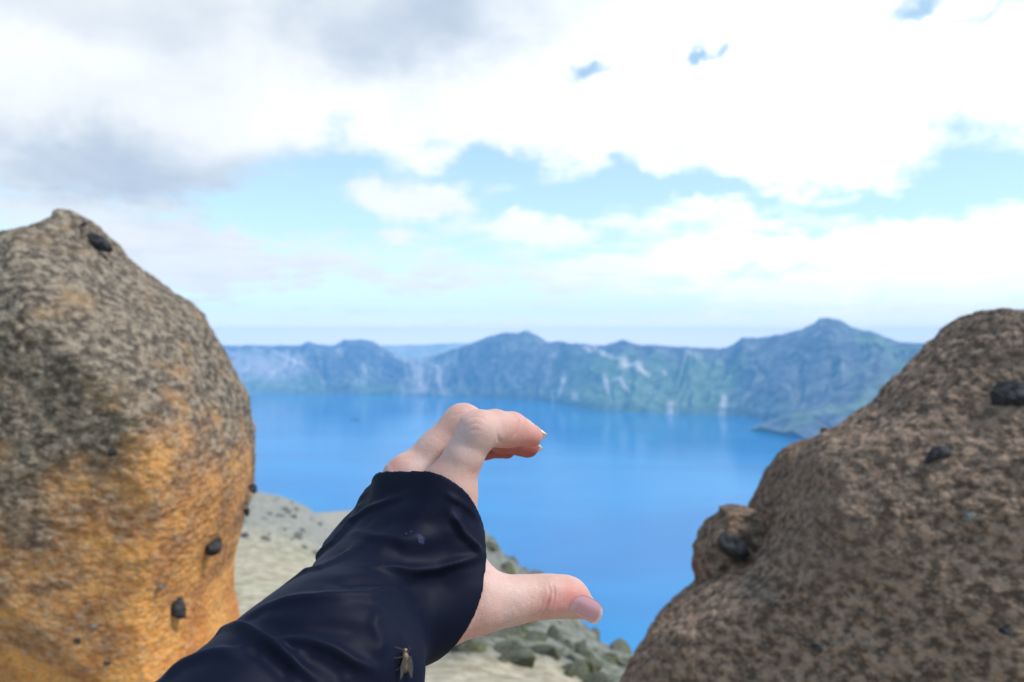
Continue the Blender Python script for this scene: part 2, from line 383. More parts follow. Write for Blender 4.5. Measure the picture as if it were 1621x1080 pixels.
# ---- distant ranges beyond the rim
def range_(name, Y, pts, seed, c):
    xs = np.linspace(pts[0][0], pts[-1][0], 400)
    yy = np.interp(xs, [p[0] for p in pts], [p[1] for p in pts]) + pnoise(np.stack([xs / 22., 0 * xs, 0 * xs], 1), seed) * .8
    zt = (540 - yy) / F * Y
    rows = [(-1000, -900), (-500, None), (0, 1), (500, None), (1000, -900)]
    V = []
    for dy, f in rows:
        z = zt if f == 1 else (np.full_like(zt, -900.) if f == -900 else zt - 420 + pnoise(np.stack([xs / 30., 0 * xs + dy, 0 * xs], 1), seed + 2) * 130)
        V.append(np.stack([(xs - 810.5) / F * (Y + dy * .3), np.full_like(xs, Y + dy), z], 1))
    tag(mesh_obj(name, np.concatenate(V), grid_faces(5, 400), M_rim, col=np.tile(c, (2000, 1))), kind='structure')
range_('distant_hills', 8700, [(-400, 552), (300, 553), (560, 550), (610, 547), (665, 546), (700, 544), (740, 543), (800, 549), (1000, 553), (1400, 552), (1900, 556)], 71, (.42, .45, .44))  # hill colour lightened in place of the haze that would pale it

# ---- near ground: pumice slope falling away to the crater edge
KP = np.array([-3000, -600, 200, 340, 400, 430, 450, 470, 490, 520, 560, 640, 700, 765, 780, 800, 830, 865, 900, 925, 950, 985, 1060, 1300, 1800, 4000], float)
KY1 = np.array([18, 22, 30, 34, 34, 34, 34, 33, 32, 30, 29, 28, 27, 25, 24, 22, 21, 20, 18, 16, 14, 12.5, 12, 12, 12, 12], float)
KT1 = np.array([760, 760, 770, 772, 776, 782, 787, 795, 806, 832, 850, 850, 845, 852, 868, 893, 915, 925, 968, 1000, 1030, 1048, 1060, 1070, 1075, 1080], float)
def near_ground(px, Y):
    """height of the near slope for azimuth px and depth Y"""
    px = np.asarray(px, float); Y = np.asarray(Y, float)
    y1 = np.interp(px, KP, KY1); z1 = (540 - np.interp(px, KP, KT1)) / F * y1
    za = -1.68 - .10 * np.clip(Y - 1.0, 0, None) * 0
    y0 = 3.6
    t = np.clip((Y - y0) / (y1 - y0), 0, 1)
    z = -1.68 + (z1 + 1.68) * t
    z2 = z1 - (Y - y1) * .42
    Y2 = 150.; zz2 = (540 - 806.) / F * Y2
    u = np.clip((Y - y1 * 1.6) / (Y2 - y1 * 1.6), 0, 1)
    za1 = z1 - .6 * y1 * .42
    mid = za1 + (zz2 - za1) * u - np.sin(u * math.pi) * 16
    z = np.where(Y > y1, np.where(Y > y1 * 1.6, mid, z2), z)
    right = smooth(px, 560, 700)
    zfall = z1 - (Y - y1) * .95
    z = np.where(Y > y1, z * (1 - right) + np.minimum(zfall, z) * right, z)
    z = np.where(Y > Y2, np.minimum(z, zz2 - (Y - Y2) * .9), z)
    return np.maximum(z, -420)
azs = np.concatenate([np.linspace(-1.15, -.62, 40)[:-1], np.linspace(-.62, .62, 620), np.linspace(.62, 1.15, 40)[1:]])
pxs = 810.5 + F * np.tan(azs)
Ys = np.concatenate([np.linspace(.2, 3.6, 30)[:-1], 3.6 * (150 / 3.6) ** np.linspace(0, 1, 330), 150 * (700 / 150.) ** np.linspace(0, 1, 50)[1:]])
GY, GP = np.meshgrid(Ys, pxs, indexing='ij')
GZ = near_ground(GP, GY)
GX = (GP - 810.5) / F * GY
p3 = np.stack([GX.ravel(), GY.ravel(), 0 * GX.ravel()], 1)
nz = fbm(p3 * .9, 5, 81, .55).reshape(GX.shape); nr = fbm(p3 * .55, 5, 85, .55, True).reshape(GX.shape); nf = fbm(p3 * 6, 3, 89).reshape(GX.shape)
mossreg = smooth(GP + nz * 60, 660, 740) * smooth(GY + nz * .9 + (GP - 800) * -.004, 4.5, 5.2)
sc_ = np.clip(GY / 25., .05, 1)
GZ2 = GZ + nz * .08 * sc_ + nf * .012 * np.clip(GY / 6, .3, 2) + mossreg * (nr - .2) * .55 * sc_ * (GY < 60)
GZ2 = np.where(GY > 45, GZ + fbm(p3 * .035, 3, 87).reshape(GX.shape) * 1.6 * np.clip((GY - 45) / 60, 0, 1), GZ2)
sand = np.array([.46, .385, .26]); greyp = np.array([.27, .265, .225]); dk = np.array([.10, .10, .095]); moss = np.array([.10, .12, .05]); olive = np.array([.33, .32, .17])
gc = sand[None, None] * (1 + 0 * GX[..., None])
gc = lay(gc, greyp, smooth(GY + nz * 3, 9, 17))
gc = lay(gc, olive, band(GY + nz * 3, 8, 14, 2) * smooth(nz, -.1, .4) * .6)
spot = fbm(p3 * np.array([1.3, .9, 1]), 3, 95).reshape(GX.shape)
gc = lay(gc, dk, smooth(spot, .26, .52) * smooth(GY, 10, 16) * .62)
gc = lay(gc, np.array([.12, .12, .11]), smooth(nz + (GY / np.interp(GP, KP, KY1) - 1) * 6, -.1, .5) * (GY < 50) * .75)
gc = lay(gc, np.array([.12, .125, .10]), mossreg * .9); gc = lay(gc, moss, mossreg * smooth(nz, .0, .3) * .8)
gc = lay(gc, np.array([.42, .37, .31]), (GY > 60) * band(GY, 120, 152, 6) * .9)
gc = np.clip(gc * (1 + .25 * nf[..., None]), .01, .8)
M_slope = tint_mat('pumice_slope', .97, 12.0, .05, .38, 7.0)
V = np.stack([GX, GY, GZ2], -1).reshape(-1, 3)
tag(mesh_obj('slope', V, grid_faces(len(Ys), len(pxs)), M_slope, col=gc.reshape(-1, 3)), kind='structure')
# the ledge the photographer stands on
V = np.array([[-40, -30, -1.70], [40, -30, -1.70], [40, .6, -1.70], [-40, .6, -1.70]], float)
tag(mesh_obj('ledge', V, [[0, 1, 2, 3]], M_slope, col=np.tile(sand, (4, 1))), kind='structure')

# ================================================================== BOULDERS
def icos(sub):
    import bmesh
    bm = bmesh.new(); bmesh.ops.create_icosphere(bm, subdivisions=sub, radius=1.0)
    V = np.array([v.co[:] for v in bm.verts]); Fc = np.array([[v.index for v in f.verts] for f in bm.faces]); bm.free()
    return V, Fc
ICO = {s: icos(s) for s in (2, 3, 4)}
def stone_mesh(seed, size=(1, 1, 1), sub=3, rough=.28, facets=5, h0=.5, h1=.85):
    V, Fc = ICO[sub]; V = V.copy(); rs = np.random.default_rng(seed)
    # chop with a few planes so that the stone has broken faces
    for _ in range(facets):
        n = rs.normal(size=3); n /= np.linalg.norm(n); h = rs.uniform(h0, h1)
        d = V @ n; V = np.where((d > h)[:, None], V - np.outer(d - h, n) * .95, V)
    V = V * (1 + rough * fbm(V * 1.6 + seed, 3, seed)[:, None] + .05 * fbm(V * 7 + seed, 2, seed + 3)[:, None])
    return V * np.array(size), Fc

def profile_rock(name, rows, D, hy, mat, seed, nr, nc, amp, power=2.5, parent=None, origin=None, calm=0.0, cuts=0):
    """solid boulder of horizontal sections: rows = (py, x left, x right) of its outline at distance D"""
    rows = np.array(rows, float)
    s = np.linspace(0, 1, nr)
    seg = np.concatenate([[0], np.cumsum(np.hypot(np.diff(rows[:, 0]), np.diff(rows[:, 1]) * .6))]); seg /= seg[-1]
    pyv = np.interp(s, seg, rows[:, 0]); xl = np.interp(s, seg, rows[:, 1]); xr = np.interp(s, seg, rows[:, 2])
    kz = np.ones(7) / 7
    sm = lambda a: np.concatenate([a[:3], np.convolve(a, kz, 'valid'), a[-3:]])
    xl, xr = sm(xl), sm(xr)
    th = np.linspace(0, 2 * math.pi, nc, endpoint=False)
    ct, st = np.cos(th), np.sin(th)
    ex = np.sign(ct) * np.abs(ct) ** (2 / power); ey = np.sign(st) * np.abs(st) ** (2 / power)
    txl = lambda v: np.interp(v, rows[:, 0], rows[:, 1]); txr = lambda v: np.interp(v, rows[:, 0], rows[:, 2])
    for it in range(14):
        cx = (xl + xr) / 2; hx = np.maximum((xr - xl) / 2, 4)
        Xg = (cx[:, None] + hx[:, None] * ex[None] - 810.5) / F * D
        hyv = hy * np.minimum(1, (hx / hx.max()) ** .55)
        Yg = D + hyv[:, None] * ey[None]
        Zg = np.repeat(((540 - pyv) / F * D)[:, None], nc, 1)
        U = Xg / Yg * F + 810.5; Vv = 540 - Zg / Yg * F
        ar = np.arange(nr); iL, iR = U.argmin(1), U.argmax(1)
        dl = txl(Vv[ar, iL]) - U[ar, iL]; dr = txr(Vv[ar, iR]) - U[ar, iR]
        xl = xl + .6 * np.clip(dl, -60, 60); xr = xr + .6 * np.clip(dr, -60, 60)
        k3 = np.ones(3) / 3; xl = np.convolve(np.pad(xl, 1, mode='edge'), k3, 'valid'); xr = np.convolve(np.pad(xr, 1, mode='edge'), k3, 'valid')
    V = np.stack([Xg, Yg, Zg], -1)
    # broken facets across the face
    rf = np.random.default_rng(seed); sh = V.shape; W = V.reshape(-1, 3); cw = W.mean(0)
    for _ in range(cuts):
        n = np.array([rf.uniform(-.75, .75), -1.0, rf.uniform(-.55, .75)]); n /= np.linalg.norm(n)
        vis = W[:, 2] > -1.0 * D / 2
        dd_ = (W - cw) @ n; hq = np.quantile(dd_[vis], rf.uniform(.84, .95))
        W = np.where((dd_ > hq)[:, None], W - np.outer(dd_ - hq, n) * .85, W)
    V = W.reshape(sh)
    # normals
    du = np.roll(V, -1, 1) - np.roll(V, 1, 1); dv = np.gradient(V, axis=0)
    N = np.cross(dv, du); N /= np.linalg.norm(N, axis=-1)[..., None] + 1e-9
    cen = V.mean(axis=1, keepdims=True); N *= np.sign((N * (V - cen)).sum(-1, keepdims=True) + 1e-12)
    q3 = V.reshape(-1, 3)
    st3 = q3 * np.array([1, 1, 1.25])
    d = (fbm(q3 * 2.3, 3, seed) * 1.0 + .55 * fbm(st3 * 9, 3, seed + 5)) * amp + fbm(st3 * 34, 3, seed + 9, .6) * .0085 - np.abs(pnoise(st3 * 15, seed + 12)) * .004
    d = d + (-np.abs(pnoise(q3 * 3.1, seed + 20)) * 2.2 + .5) * amp
    d = d * (1 - calm * smooth(-(q3[:, 2]), .10, .65))
    V = V + N * d.reshape(nr, nc)[..., None]
    org = np.array(origin if origin is not None else P((rows[-1, 1] + rows[-1, 2]) / 2, rows[-1, 0], D))
    V = V.reshape(-1, 3)
    top = V[:nc].mean(0); V = np.concatenate([V, [top]])
    V = np.concatenate([np.repeat([V[:nc].mean(0) * .5 + (V[:nc].mean(0)) * .5], nc, 0), V[:-1]])
    Fq = grid_faces(nr + 1, nc, True)
    me_f = np.concatenate([Fq[:, ::-1]])
    o = mesh_obj(name, V - org, me_f, mat)
    o.location = org
    if parent: o.parent = parent
    return o, V
def front_y(Vr, px, py):
    """nearest surface depth of a rock seen through px, py"""
    u = Vr[:, 0] / Vr[:, 1] * F + 810.5; v = 540 - Vr[:, 2] / Vr[:, 1] * F
    d = np.hypot(u - px, v - py); m_ = d < max(8, np.sort(d)[12])
    return Vr[m_][:, 1].min()
def embed(rock, Vr, px, py, wpx, hpx, seed, tilt=0, sink=.75, mat=None, label=None, deep=.8, sub=3):
    Y = front_y(Vr, px, py); c = P(px, py, Y)
    s = (wpx / 2 / F * Y, wpx / 2 / F * Y * deep, hpx / 2 / F * Y)
    V, Fc = stone_mesh(seed, s, sub, .38, 9)
    ca, sa = math.cos(tilt), math.sin(tilt)
    V = V @ np.array([[ca, 0, -sa], [0, 1, 0], [sa, 0, ca]]).T
    c = c + np.array([0, s[1] * sink, 0])
    o = mesh_obj('embedded_stone', V, Fc, mat or M_dark, rock, shade=False); o.location = Vector(c) - rock.location
    if label: o['label'] = label
    return o

left_rows = [(346, 88, 104), (349, 66, 135), (355, 40, 155), (362, -5, 165), (378, -30, 182), (405, -70, 205), (430, -110, 238), (455, -150, 270), (480, -190, 300), (500, -210, 320), (540, -240, 345), (590, -270, 372),
             (630, -290, 395), (680, -300, 408), (740, -310, 405), (790, -300, 396), (830, -290, 385), (880, -280, 372), (930, -270, 370), (980, -260, 380), (1060, -260, 395), (1200, -280, 420), (1400, -320, 450), (1620, -360, 480)]
bl, Vl = profile_rock('boulder', left_rows, 2.0, .55, M_left, 101, 620, 900, .013, 2.3, origin=P(80, 850, 2.0), calm=.78, cuts=8)
tag(bl, 'tall boulder on the left, weathered grey above and raw orange tuff below', 'boulder')
embed(bl, Vl, 331, 872, 36, 30, 1, label='grey-tipped stone stuck out of the orange face'); embed(bl, Vl, 342, 858, 20, 12, 2, .4)
embed(bl, Vl, 278, 967, 32, 42, 3, label='smooth dark oval stone low in the orange face'); embed(bl, Vl, 175, 713, 24, 26, 4)
embed(bl, Vl, 120, 1017, 20, 14, 5, .5); embed(bl, Vl, 168, 1050, 12, 10, 6); embed(bl, Vl, 152, 384, 50, 26, 7, -.5, .45, deep=.4); embed(bl, Vl, 145, 995, 16, 10, 8, .5, mat=M_grey)
embed(bl, Vl, 398, 775, 14, 18, 9); embed(bl, Vl, 389, 812, 12, 14, 10); embed(bl, Vl, 130, 354, 14, 8, 11, .3); embed(bl, Vl, 253, 930, 14, 8, 12, .4, mat=M_grey)

right_rows = [(492, 1545, 1600), (496, 1522, 1660), (506, 1506, 1720), (515, 1496, 1760), (540, 1474, 1840), (560, 1455, 1880), (590, 1424, 1940), (610, 1400, 1980), (640, 1378, 2020), (665, 1340, 2050), (690, 1288, 2080), (715, 1268, 2100),
              (740, 1262, 2120), (770, 1250, 2140), (800, 1240, 2160), (830, 1228, 2180), (860, 1205, 2200), (885, 1180, 2220), (905, 1145, 2240), (925, 1112, 2250), (945, 1088, 2260), (965, 1062, 2270), (990, 1038, 2280), (1020, 1014, 2290), (1050, 1000, 2300),
              (1080, 988, 2310), (1150, 965, 2330), (1300, 930, 2350), (1650, 880, 2380)]
br_, Vr = profile_rock('boulder', right_rows, 1.75, .60, M_right, 131, 640, 1000, .013, 2.2, cuts=12, origin=P(1500, 900, 1.75))
tag(br_, 'large rough brown boulder filling the lower right corner', 'boulder')
embed(br_, Vr, 1490, 722, 44, 30, 21, .2); embed(br_, Vr, 1606, 626, 60, 44, 22, .1, .3); embed(br_, Vr, 1600, 1003, 28, 24, 23); embed(br_, Vr, 1297, 1028, 20, 16, 24); embed(br_, Vr, 1540, 820, 22, 16, 25, .3, mat=M_grey)
rows = [(686, 1292, 1330), (692, 1268, 1400), (700, 1246, 1430), (712, 1226, 1450), (735, 1208, 1460), (760, 1193, 1460), (785, 1182, 1460), (810, 1174, 1460), (840, 1170, 1460), (900, 1168, 1460), (1000, 1165, 1480), (1700, 1100, 1500)]
o, _ = profile_rock('boulder', rows, 2.15, .42, M_brown, 151, 300, 420, .018, 4.5, origin=P(1330, 900, 2.15))
tag(o, 'dark brown boulder tucked behind the big right-hand boulder', 'boulder')
rows = [(811, 1135, 1160), (816, 1124, 1185), (826, 1113, 1215), (842, 1103, 1220), (865, 1095, 1225), (890, 1094, 1225), (912, 1098, 1220), (935, 1104, 1220), (1000, 1115, 1230), (1750, 1100, 1260)]
o, Vb = profile_rock('boulder', rows, 1.95, .16, M_brown, 161, 260, 300, .008, 5.0, cuts=4, origin=P(1160, 900, 1.95))
tag(o, 'small reddish brown boulder with a squared top beside the lake view', 'boulder')
embed(o, Vb, 1164, 868, 74, 38, 26, -.60, -.1, deep=.7, label='dark wedge of stone jutting from the block')

# mossy boulders of the crag beyond the thumb
protos = []
for s_ in range(7):
    V, Fc = stone_mesh(300 + s_, (1, .85, .7), 4, .22, 22, .40, .78)
    protos.append((V, Fc))
meshes = [mesh_obj('mossy_boulder', V, Fc, M_mossy, shade=True) for V, Fc in protos]
GRP = 'mossy boulders on the crag'
def place_stone(src, px, Y, size, group, label, cat='boulder', sink=.25):
    o = src.copy(); scene.collection.objects.link(o)
    z = float(near_ground(px, Y)); o.location = ((px - 810.5) / F * Y, Y, z + size * (.40 - sink))
    o.scale = (size * random.uniform(.8, 1.3), size * random.uniform(.8, 1.3), size * random.uniform(.7, 1.1))
    o.rotation_euler = (random.uniform(-.4, .4), random.uniform(-.4, .4), random.uniform(0, 6.28))
    return tag(o, label, cat, group)
place_stone(meshes[0], 832, 7.4, .21, GRP, 'pale grey-green rounded boulder, the largest on the crag below the thumb')
place_stone(meshes[1], 762, 6.6, .14, GRP, 'grey boulder left of the largest mossy one, half hidden by the thumb base')
LB = 'mossy grey boulder among others on the dark crag beyond the thumb'
for i in range(150):
    Y = 4.9 * (23 / 4.9) ** random.random() ** 1.2; lo = 730
    hi = float(np.interp(Y, [4, 8, 12.5, 16, 20, 25], [960, 1000, 985, 925, 865, 775]))
    if hi <= lo: continue
    place_stone(meshes[i % 7], random.uniform(lo, hi + 6), Y, (.05 + .17 * random.random() ** 2) * (.55 + Y / 12), GRP, LB)
for t_ in np.linspace(0, 1, 14):      # along the skyline of the crag
    px = 768 + 214 * t_ + random.uniform(-6, 6); Y = float(np.interp(px, KP, KY1)) - .3
    place_stone(meshes[int(t_ * 60) % 7], px, Y, random.uniform(.16, .42), GRP, LB, sink=.3)
for mo in meshes: bpy.data.objects.remove(mo)
dm = mesh_obj('stone', *stone_mesh(340, (1, .9, .7), 3, .3, 7), M_grey)
for i in range(30):
    Y = random.uniform(12, 33)
    place_stone(dm, random.uniform(385, 520), Y, random.uniform(.04, .13), 'dark stones on the pale slope', 'dark stone scattered on the pale pumice slope between boulder and sleeve', 'stone', .35)
bpy.data.objects.remove(dm)

# ================================================================== THE HAND AND ARM (signed distance fields -> one surface)
def J(px, py, Y, rpx): return P(px, py, Y).astype(np.float32), rpx / F * Y
def cone(p, A, B, grow=0.0):
    a, r1 = A; b, r2 = B
    ba = (b - a).astype(np.float32); pa = p - a
    t = np.clip(pa @ ba / float(ba @ ba), 0, 1)
    return np.sqrt(((pa - t[:, None] * ba) ** 2).sum(1)) - (r1 + (r2 - r1) * t) - grow
def smin(a, b, k):
    h = np.maximum(k - np.abs(a - b), 0) / k
    return np.minimum(a, b) - h * h * k * .25
def chain(p, js, k=.004, grow=0.0):
    d = cone(p, js[0], js[1], grow)
    for i in range(1, len(js) - 1): d = smin(d, cone(p, js[i], js[i + 1], grow), k)
    return d
IDX = [J(708, 772, .398, 37), J(733, 725, .397, 29.5), J(757, 682, .398, 31), J(783, 677, .407, 26.5), J(810, 679, .415, 24.5), J(841, 690, .424, 18)]
MID = [J(648, 768, .414, 42), J(691, 715, .417, 31.5), J(733, 672, .421, 31), J(764, 680, .432, 25), J(795, 694, .446, 22), J(835, 707, .459, 18)]
RNG = [J(632, 808, .432, 33), J(668, 762, .437, 28), J(705, 716, .443, 28), J(765, 705, .459, 21), J(801, 710, .467, 16.5)]
PNK = [J(640, 850, .446, 29), J(700, 775, .457, 24), J(725, 748, .468, 19), J(745, 738, .476, 16)]
THB = [J(650, 985, .374, 60), J(765, 954, .387, 43), J(812, 950, .391, 34), J(845, 945.5, .394, 29.5), J(872, 944, .396, 29.5), J(902, 948, .398, 26), J(928, 962, .400, 17.5)]
WR = (P(560, 962, .372).astype(np.float32), .024)
ELB = (np.array([-.215, .165, -.222], np.float32), .038)
SHO = (np.array([-.26, .10, -.235], np.float32), .045)
MIDARM = J(405, 1092, .312, 100)
def palm(p, grow=0.0, k=.010):
    d = cone(p, J(600, 955, .366, 58), J(706, 780, .396, 40), grow)
    d = smin(d, cone(p, J(560, 945, .378, 62), J(652, 778, .412, 40), grow), k)
    d = smin(d, cone(p, J(570, 955, .392, 60), J(636, 812, .432, 36), grow), k)
    d = smin(d, cone(p, J(590, 975, .40, 55), J(642, 850, .446, 32), grow), k)
    d = smin(d, cone(p, J(717, 792, .398, 37), J(712, 890, .390, 46), grow), k * .6)
    d = smin(d, cone(p, J(712, 890, .390, 46), J(748, 935, .388, 40), grow), k)
    return d
def hand_sdf(p):
    f = chain(p, IDX)
    # pads of the index finger
    f = smin(f, cone(p, J(795, 684, .411, 22), J(803, 686, .413, 21)), .004)
    f2 = chain(p, MID); f3 = chain(p, RNG); f4 = chain(p, PNK)
    f = smin(f, f2, .0003); f = smin(f, f3, .0003); f = smin(f, f4, .0003)
    d = smin(palm(p), f, .008)
    d = smin(d, cone(p, J(636, 750, .410, 19), J(638, 747, .410, 18)), .010)
    t = chain(p, THB, .006)
    t = smin(t, cone(p, J(893, 938, .40, 21), J(905, 941, .402, 19)), .006)
    d = smin(d, t, .009)
    d = smin(d, cone(p, WR, ELB), .02)
    d = smin(d, cone(p, ELB, SHO), .02)
    return d
PL = {}
def plane3(a, b, c, toward):
    n = np.cross(b - a, c - a); n /= np.linalg.norm(n)
    if n @ (toward - a) < 0: n = -n
    return a.astype(np.float32), n.astype(np.float32)
def sleeve_body(p):
    g = .0018
    d = palm(p, g, .015)
    d = smin(d, cone(p, J(640, 772, .408, 37), J(702, 776, .396, 38), g + .0006), .010)
    d = smin(d, cone(p, J(632, 758, .408, 24), J(694, 752, .394, 24), g), .010)
    d = smin(d, cone(p, J(672, 952, .380, 44), J(722, 945, .384, 44), g), .008)
    d = smin(d, cone(p, J(650, 985, .374, 62), J(765, 954, .387, 45.5), g + .0006), .010)
    d = smin(d, cone(p, J(614, 760, .418, 10), J(600, 797, .414, 21), g), .006)
    d = smin(d, cone(p, J(600, 797, .414, 21), J(552, 880, .395, 40), g), .006)
    d = smin(d, cone(p, J(576, 948, .372, 84), J(522, 1064, .332, 134), g), .010)
    d = smin(d, cone(p, J(522, 1064, .332, 134), (ELB[0], .045), g), .012)
    d = smin(d, cone(p, J(474, 1004, .345, 52), J(372, 1130, .298, 84), g), .012)
    d = smin(d, cone(p, (ELB[0], .048), (SHO[0], .055), g), .03)
    return d
def cast(fn, px, py, start=.22):
    d = P(px, py, 1.0); d = d / np.linalg.norm(d); t = start
    best = (9, t)
    for _ in range(90):
        v = float(fn((d * t)[None].astype(np.float32))[0])
        if abs(v) < best[0]: best = (abs(v), t)
        t += v * .8
        if abs(v) < 1e-5 or t > .6: break
    return d * best[1]
PL['cuff'] = plane3(cast(sleeve_body, 612, 745), cast(sleeve_body, 680, 745), cast(sleeve_body, 753, 797), P(757, 682, .398))
PL['thumb'] = plane3(cast(sleeve_body, 769, 906), cast(sleeve_body, 747, 985), cast(sleeve_body, 690, 1050), P(929, 963, .400))
def sleeve_sdf(p, th=.0019):
    o = sleeve_body(p)
    d = o
    # hem planes slightly bowed
    for key, bow in (('cuff', .0), ('thumb', .0)):
        a, n = PL[key]; d = np.maximum(d, (p - a) @ n)
    return d

def polygonise(fn, lo, hi, h, block=8, slack=2.2):
    lo = np.array(lo, np.float32); n = (np.ceil((np.array(hi) - lo) / h / block).astype(int)) * block
    nb = n // block
    bi = np.stack(np.meshgrid(*[np.arange(k) for k in nb], indexing='ij'), -1).reshape(-1, 3)
    cen = lo + (bi + .5) * block * h
    dc = fn(cen.astype(np.float32))
    act = np.abs(dc) < block * h * .87 * 1.15 + slack * h
    D = np.repeat(np.repeat(np.repeat(np.where(dc < 0, -1., 1.).astype(np.float32).reshape(nb), block, 0), block, 1), block, 2)
    off = np.stack(np.meshgrid(*[np.arange(block)] * 3, indexing='ij'), -1).reshape(-1, 3)
    ab = bi[act]
    for s in range(0, len(ab), 1500):
        idx = (ab[s:s + 1500, None, :] * block + off[None]).reshape(-1, 3)
        D[idx[:, 0], idx[:, 1], idx[:, 2]] = fn((lo + idx * np.float32(h)).astype(np.float32))
    S = D < 0
    c = S[:-1, :-1, :-1].astype(np.int8)
    for dx in (0, 1):
        for dy in (0, 1):
            for dz in (0, 1):
                if dx or dy or dz: c = c + S[dx:S.shape[0] - 1 + dx, dy:S.shape[1] - 1 + dy, dz:S.shape[2] - 1 + dz]
    mk = (c > 0) & (c < 8)
    cells = np.argwhere(mk); vid = -np.ones(mk.shape, np.int32); vid[mk] = np.arange(len(cells))
    cor = np.array([(a, b_, c_) for a in (0, 1) for b_ in (0, 1) for c_ in (0, 1)])
    dv = np.stack([D[cells[:, 0] + o[0], cells[:, 1] + o[1], cells[:, 2] + o[2]] for o in cor], 1)
    acc = np.zeros((len(cells), 3)); cnt = np.zeros(len(cells))
    for i in range(8):
        for j in range(i + 1, 8):
            if np.abs(cor[i] - cor[j]).sum() != 1: continue
            cr = (dv[:, i] < 0) != (dv[:, j] < 0)
            t = dv[:, i] / np.where(cr, dv[:, i] - dv[:, j], 1)
            acc += np.where(cr[:, None], cor[i] + t[:, None] * (cor[j] - cor[i]), 0); cnt += cr
    V = lo + (cells + acc / cnt[:, None]) * h
    Q = []
    for ax in range(3):
        o1, o2 = [(1, 2), (2, 0), (0, 1)][ax]
        sl = [slice(1, -1)] * 3; sl[ax] = slice(0, -1); sh = list(sl); sh[ax] = slice(1, None)
        A_ = S[tuple(sl)]; B_ = S[tuple(sh)]
        e = np.argwhere(A_ != B_); 
        base = e.copy(); add = np.array([1, 1, 1]); add[ax] = 0; base = base + add
        def vi(d1, d2):
            c_ = base.copy(); c_[:, o1] -= d1; c_[:, o2] -= d2
            return vid[c_[:, 0], c_[:, 1], c_[:, 2]]
        qd = np.stack([vi(1, 1), vi(0, 1), vi(0, 0), vi(1, 0)], 1)
        flip = ~A_[tuple(e.T)]
        qd[flip] = qd[flip][:, ::-1]
        Q.append(qd[(qd >= 0).all(1)])
    return V, np.concatenate(Q)
def grad(fn, p, e=.0004):
    p = p.astype(np.float32); g = np.zeros((len(p), 3))
    for a in range(3):
        o = np.zeros(3, np.float32); o[a] = e
        g[:, a] = fn(p + o) - fn(p - o)
    return g / (np.linalg.norm(g, axis=1)[:, None] + 1e-9)
def polyd(V, pts):
    best = np.full(len(V), 9.); 
    for a, b in zip(pts[:-1], pts[1:]):
        ba = b - a; t = np.clip((V - a) @ ba / (ba @ ba + 1e-12), 0, 1)
        best = np.minimum(best, np.linalg.norm(V - a - t[:, None] * ba, axis=1))
    return best

# ---- skin
SV, SF = polygonise(hand_sdf, (-.135, .325, -.185), (.06, .505, -.02), .00065)
for _ in range(2):
    g = grad(hand_sdf, SV); SV = SV - g * hand_sdf(SV.astype(np.float32))[:, None]
g = grad(hand_sdf, SV)
keep = SV[:, 1] > .36
def groove(lines, wd, dep, fn=hand_sdf):
    global SV
    for L in lines:
        pts = [cast(fn, *q_) for q_ in L]
        if any(x[1] > .52 for x in pts): continue
        d = polyd(SV, pts)
        L_ = sum(np.linalg.norm(b_ - a_) for a_, b_ in zip(pts[:-1], pts[1:])); en = np.minimum(np.linalg.norm(SV - pts[0], axis=1), np.linalg.norm(SV - pts[-1], axis=1))
        disp = (-dep * np.exp(-(d / wd) ** 2) + dep * .12 * np.exp(-((d - wd * 2.1) / wd) ** 2)) * (.12 + .88 * smooth(en / L_, 0, .35))
        SV = SV + g * np.where(d < wd * 6, disp, 0)[:, None]
# thumb knuckle folds, finger flexion creases, knuckle wrinkles
groove([[(868, 925), (872, 938), (867, 954), (856, 973)], [(875, 924), (878, 940), (873, 962)]], .0006, .0008)
groove([[(866, 930), (858, 950), (855, 972)], [(845, 930), (840, 950), (838, 972)], [(880, 925), (884, 945), (880, 965)]], .0005, .00025)
groove([[(822, 655), (822, 670), (817, 685), (806, 699)]], .0008, .0007)
groove([[(786, 684), (789, 696), (796, 704)]], .0009, .0006)
groove([[(735, 668), (748, 661), (762, 661), (772, 668)], [(738, 676), (752, 670), (768, 674)], [(742, 683), (754, 680), (766, 684)]], .0005, .00022)
groove([[(718, 651), (730, 648), (742, 652)], [(714, 658), (728, 655), (738, 659)]], .0005, .0002)
groove([[(757, 742), (753, 748), (748, 752)]], .0005, .0003)
for i in range(16):     # fine transverse skin lines on the thumb base
    x = 716 + i * 8; groove([[(x, 1016 - i * 4.5 - random.uniform(0, 6)), (x + 9, 1000 - i * 3.5), (x + 14, 985 - i * 2)]], .00045, .00009)
ins = -np.maximum(sleeve_body(SV.astype(np.float32)), np.maximum((SV - PL['cuff'][0]) @ PL['cuff'][1], (SV - PL['thumb'][0]) @ PL['thumb'][1]))
ins = np.maximum(ins, -np.maximum((SV - PL['cuff'][0]) @ PL['cuff'][1], (SV - PL['thumb'][0]) @ PL['thumb'][1]) - .001)
SV = SV - g * (.0042 * smooth(ins, .0008, .008))[:, None]
pn = SV * 1.0
SV = SV + g * (fbm(pn * 90, 3, 401) * .00035 + fbm(pn * np.array([340, 340, 340.]), 2, 405) * .00006)[:, None]
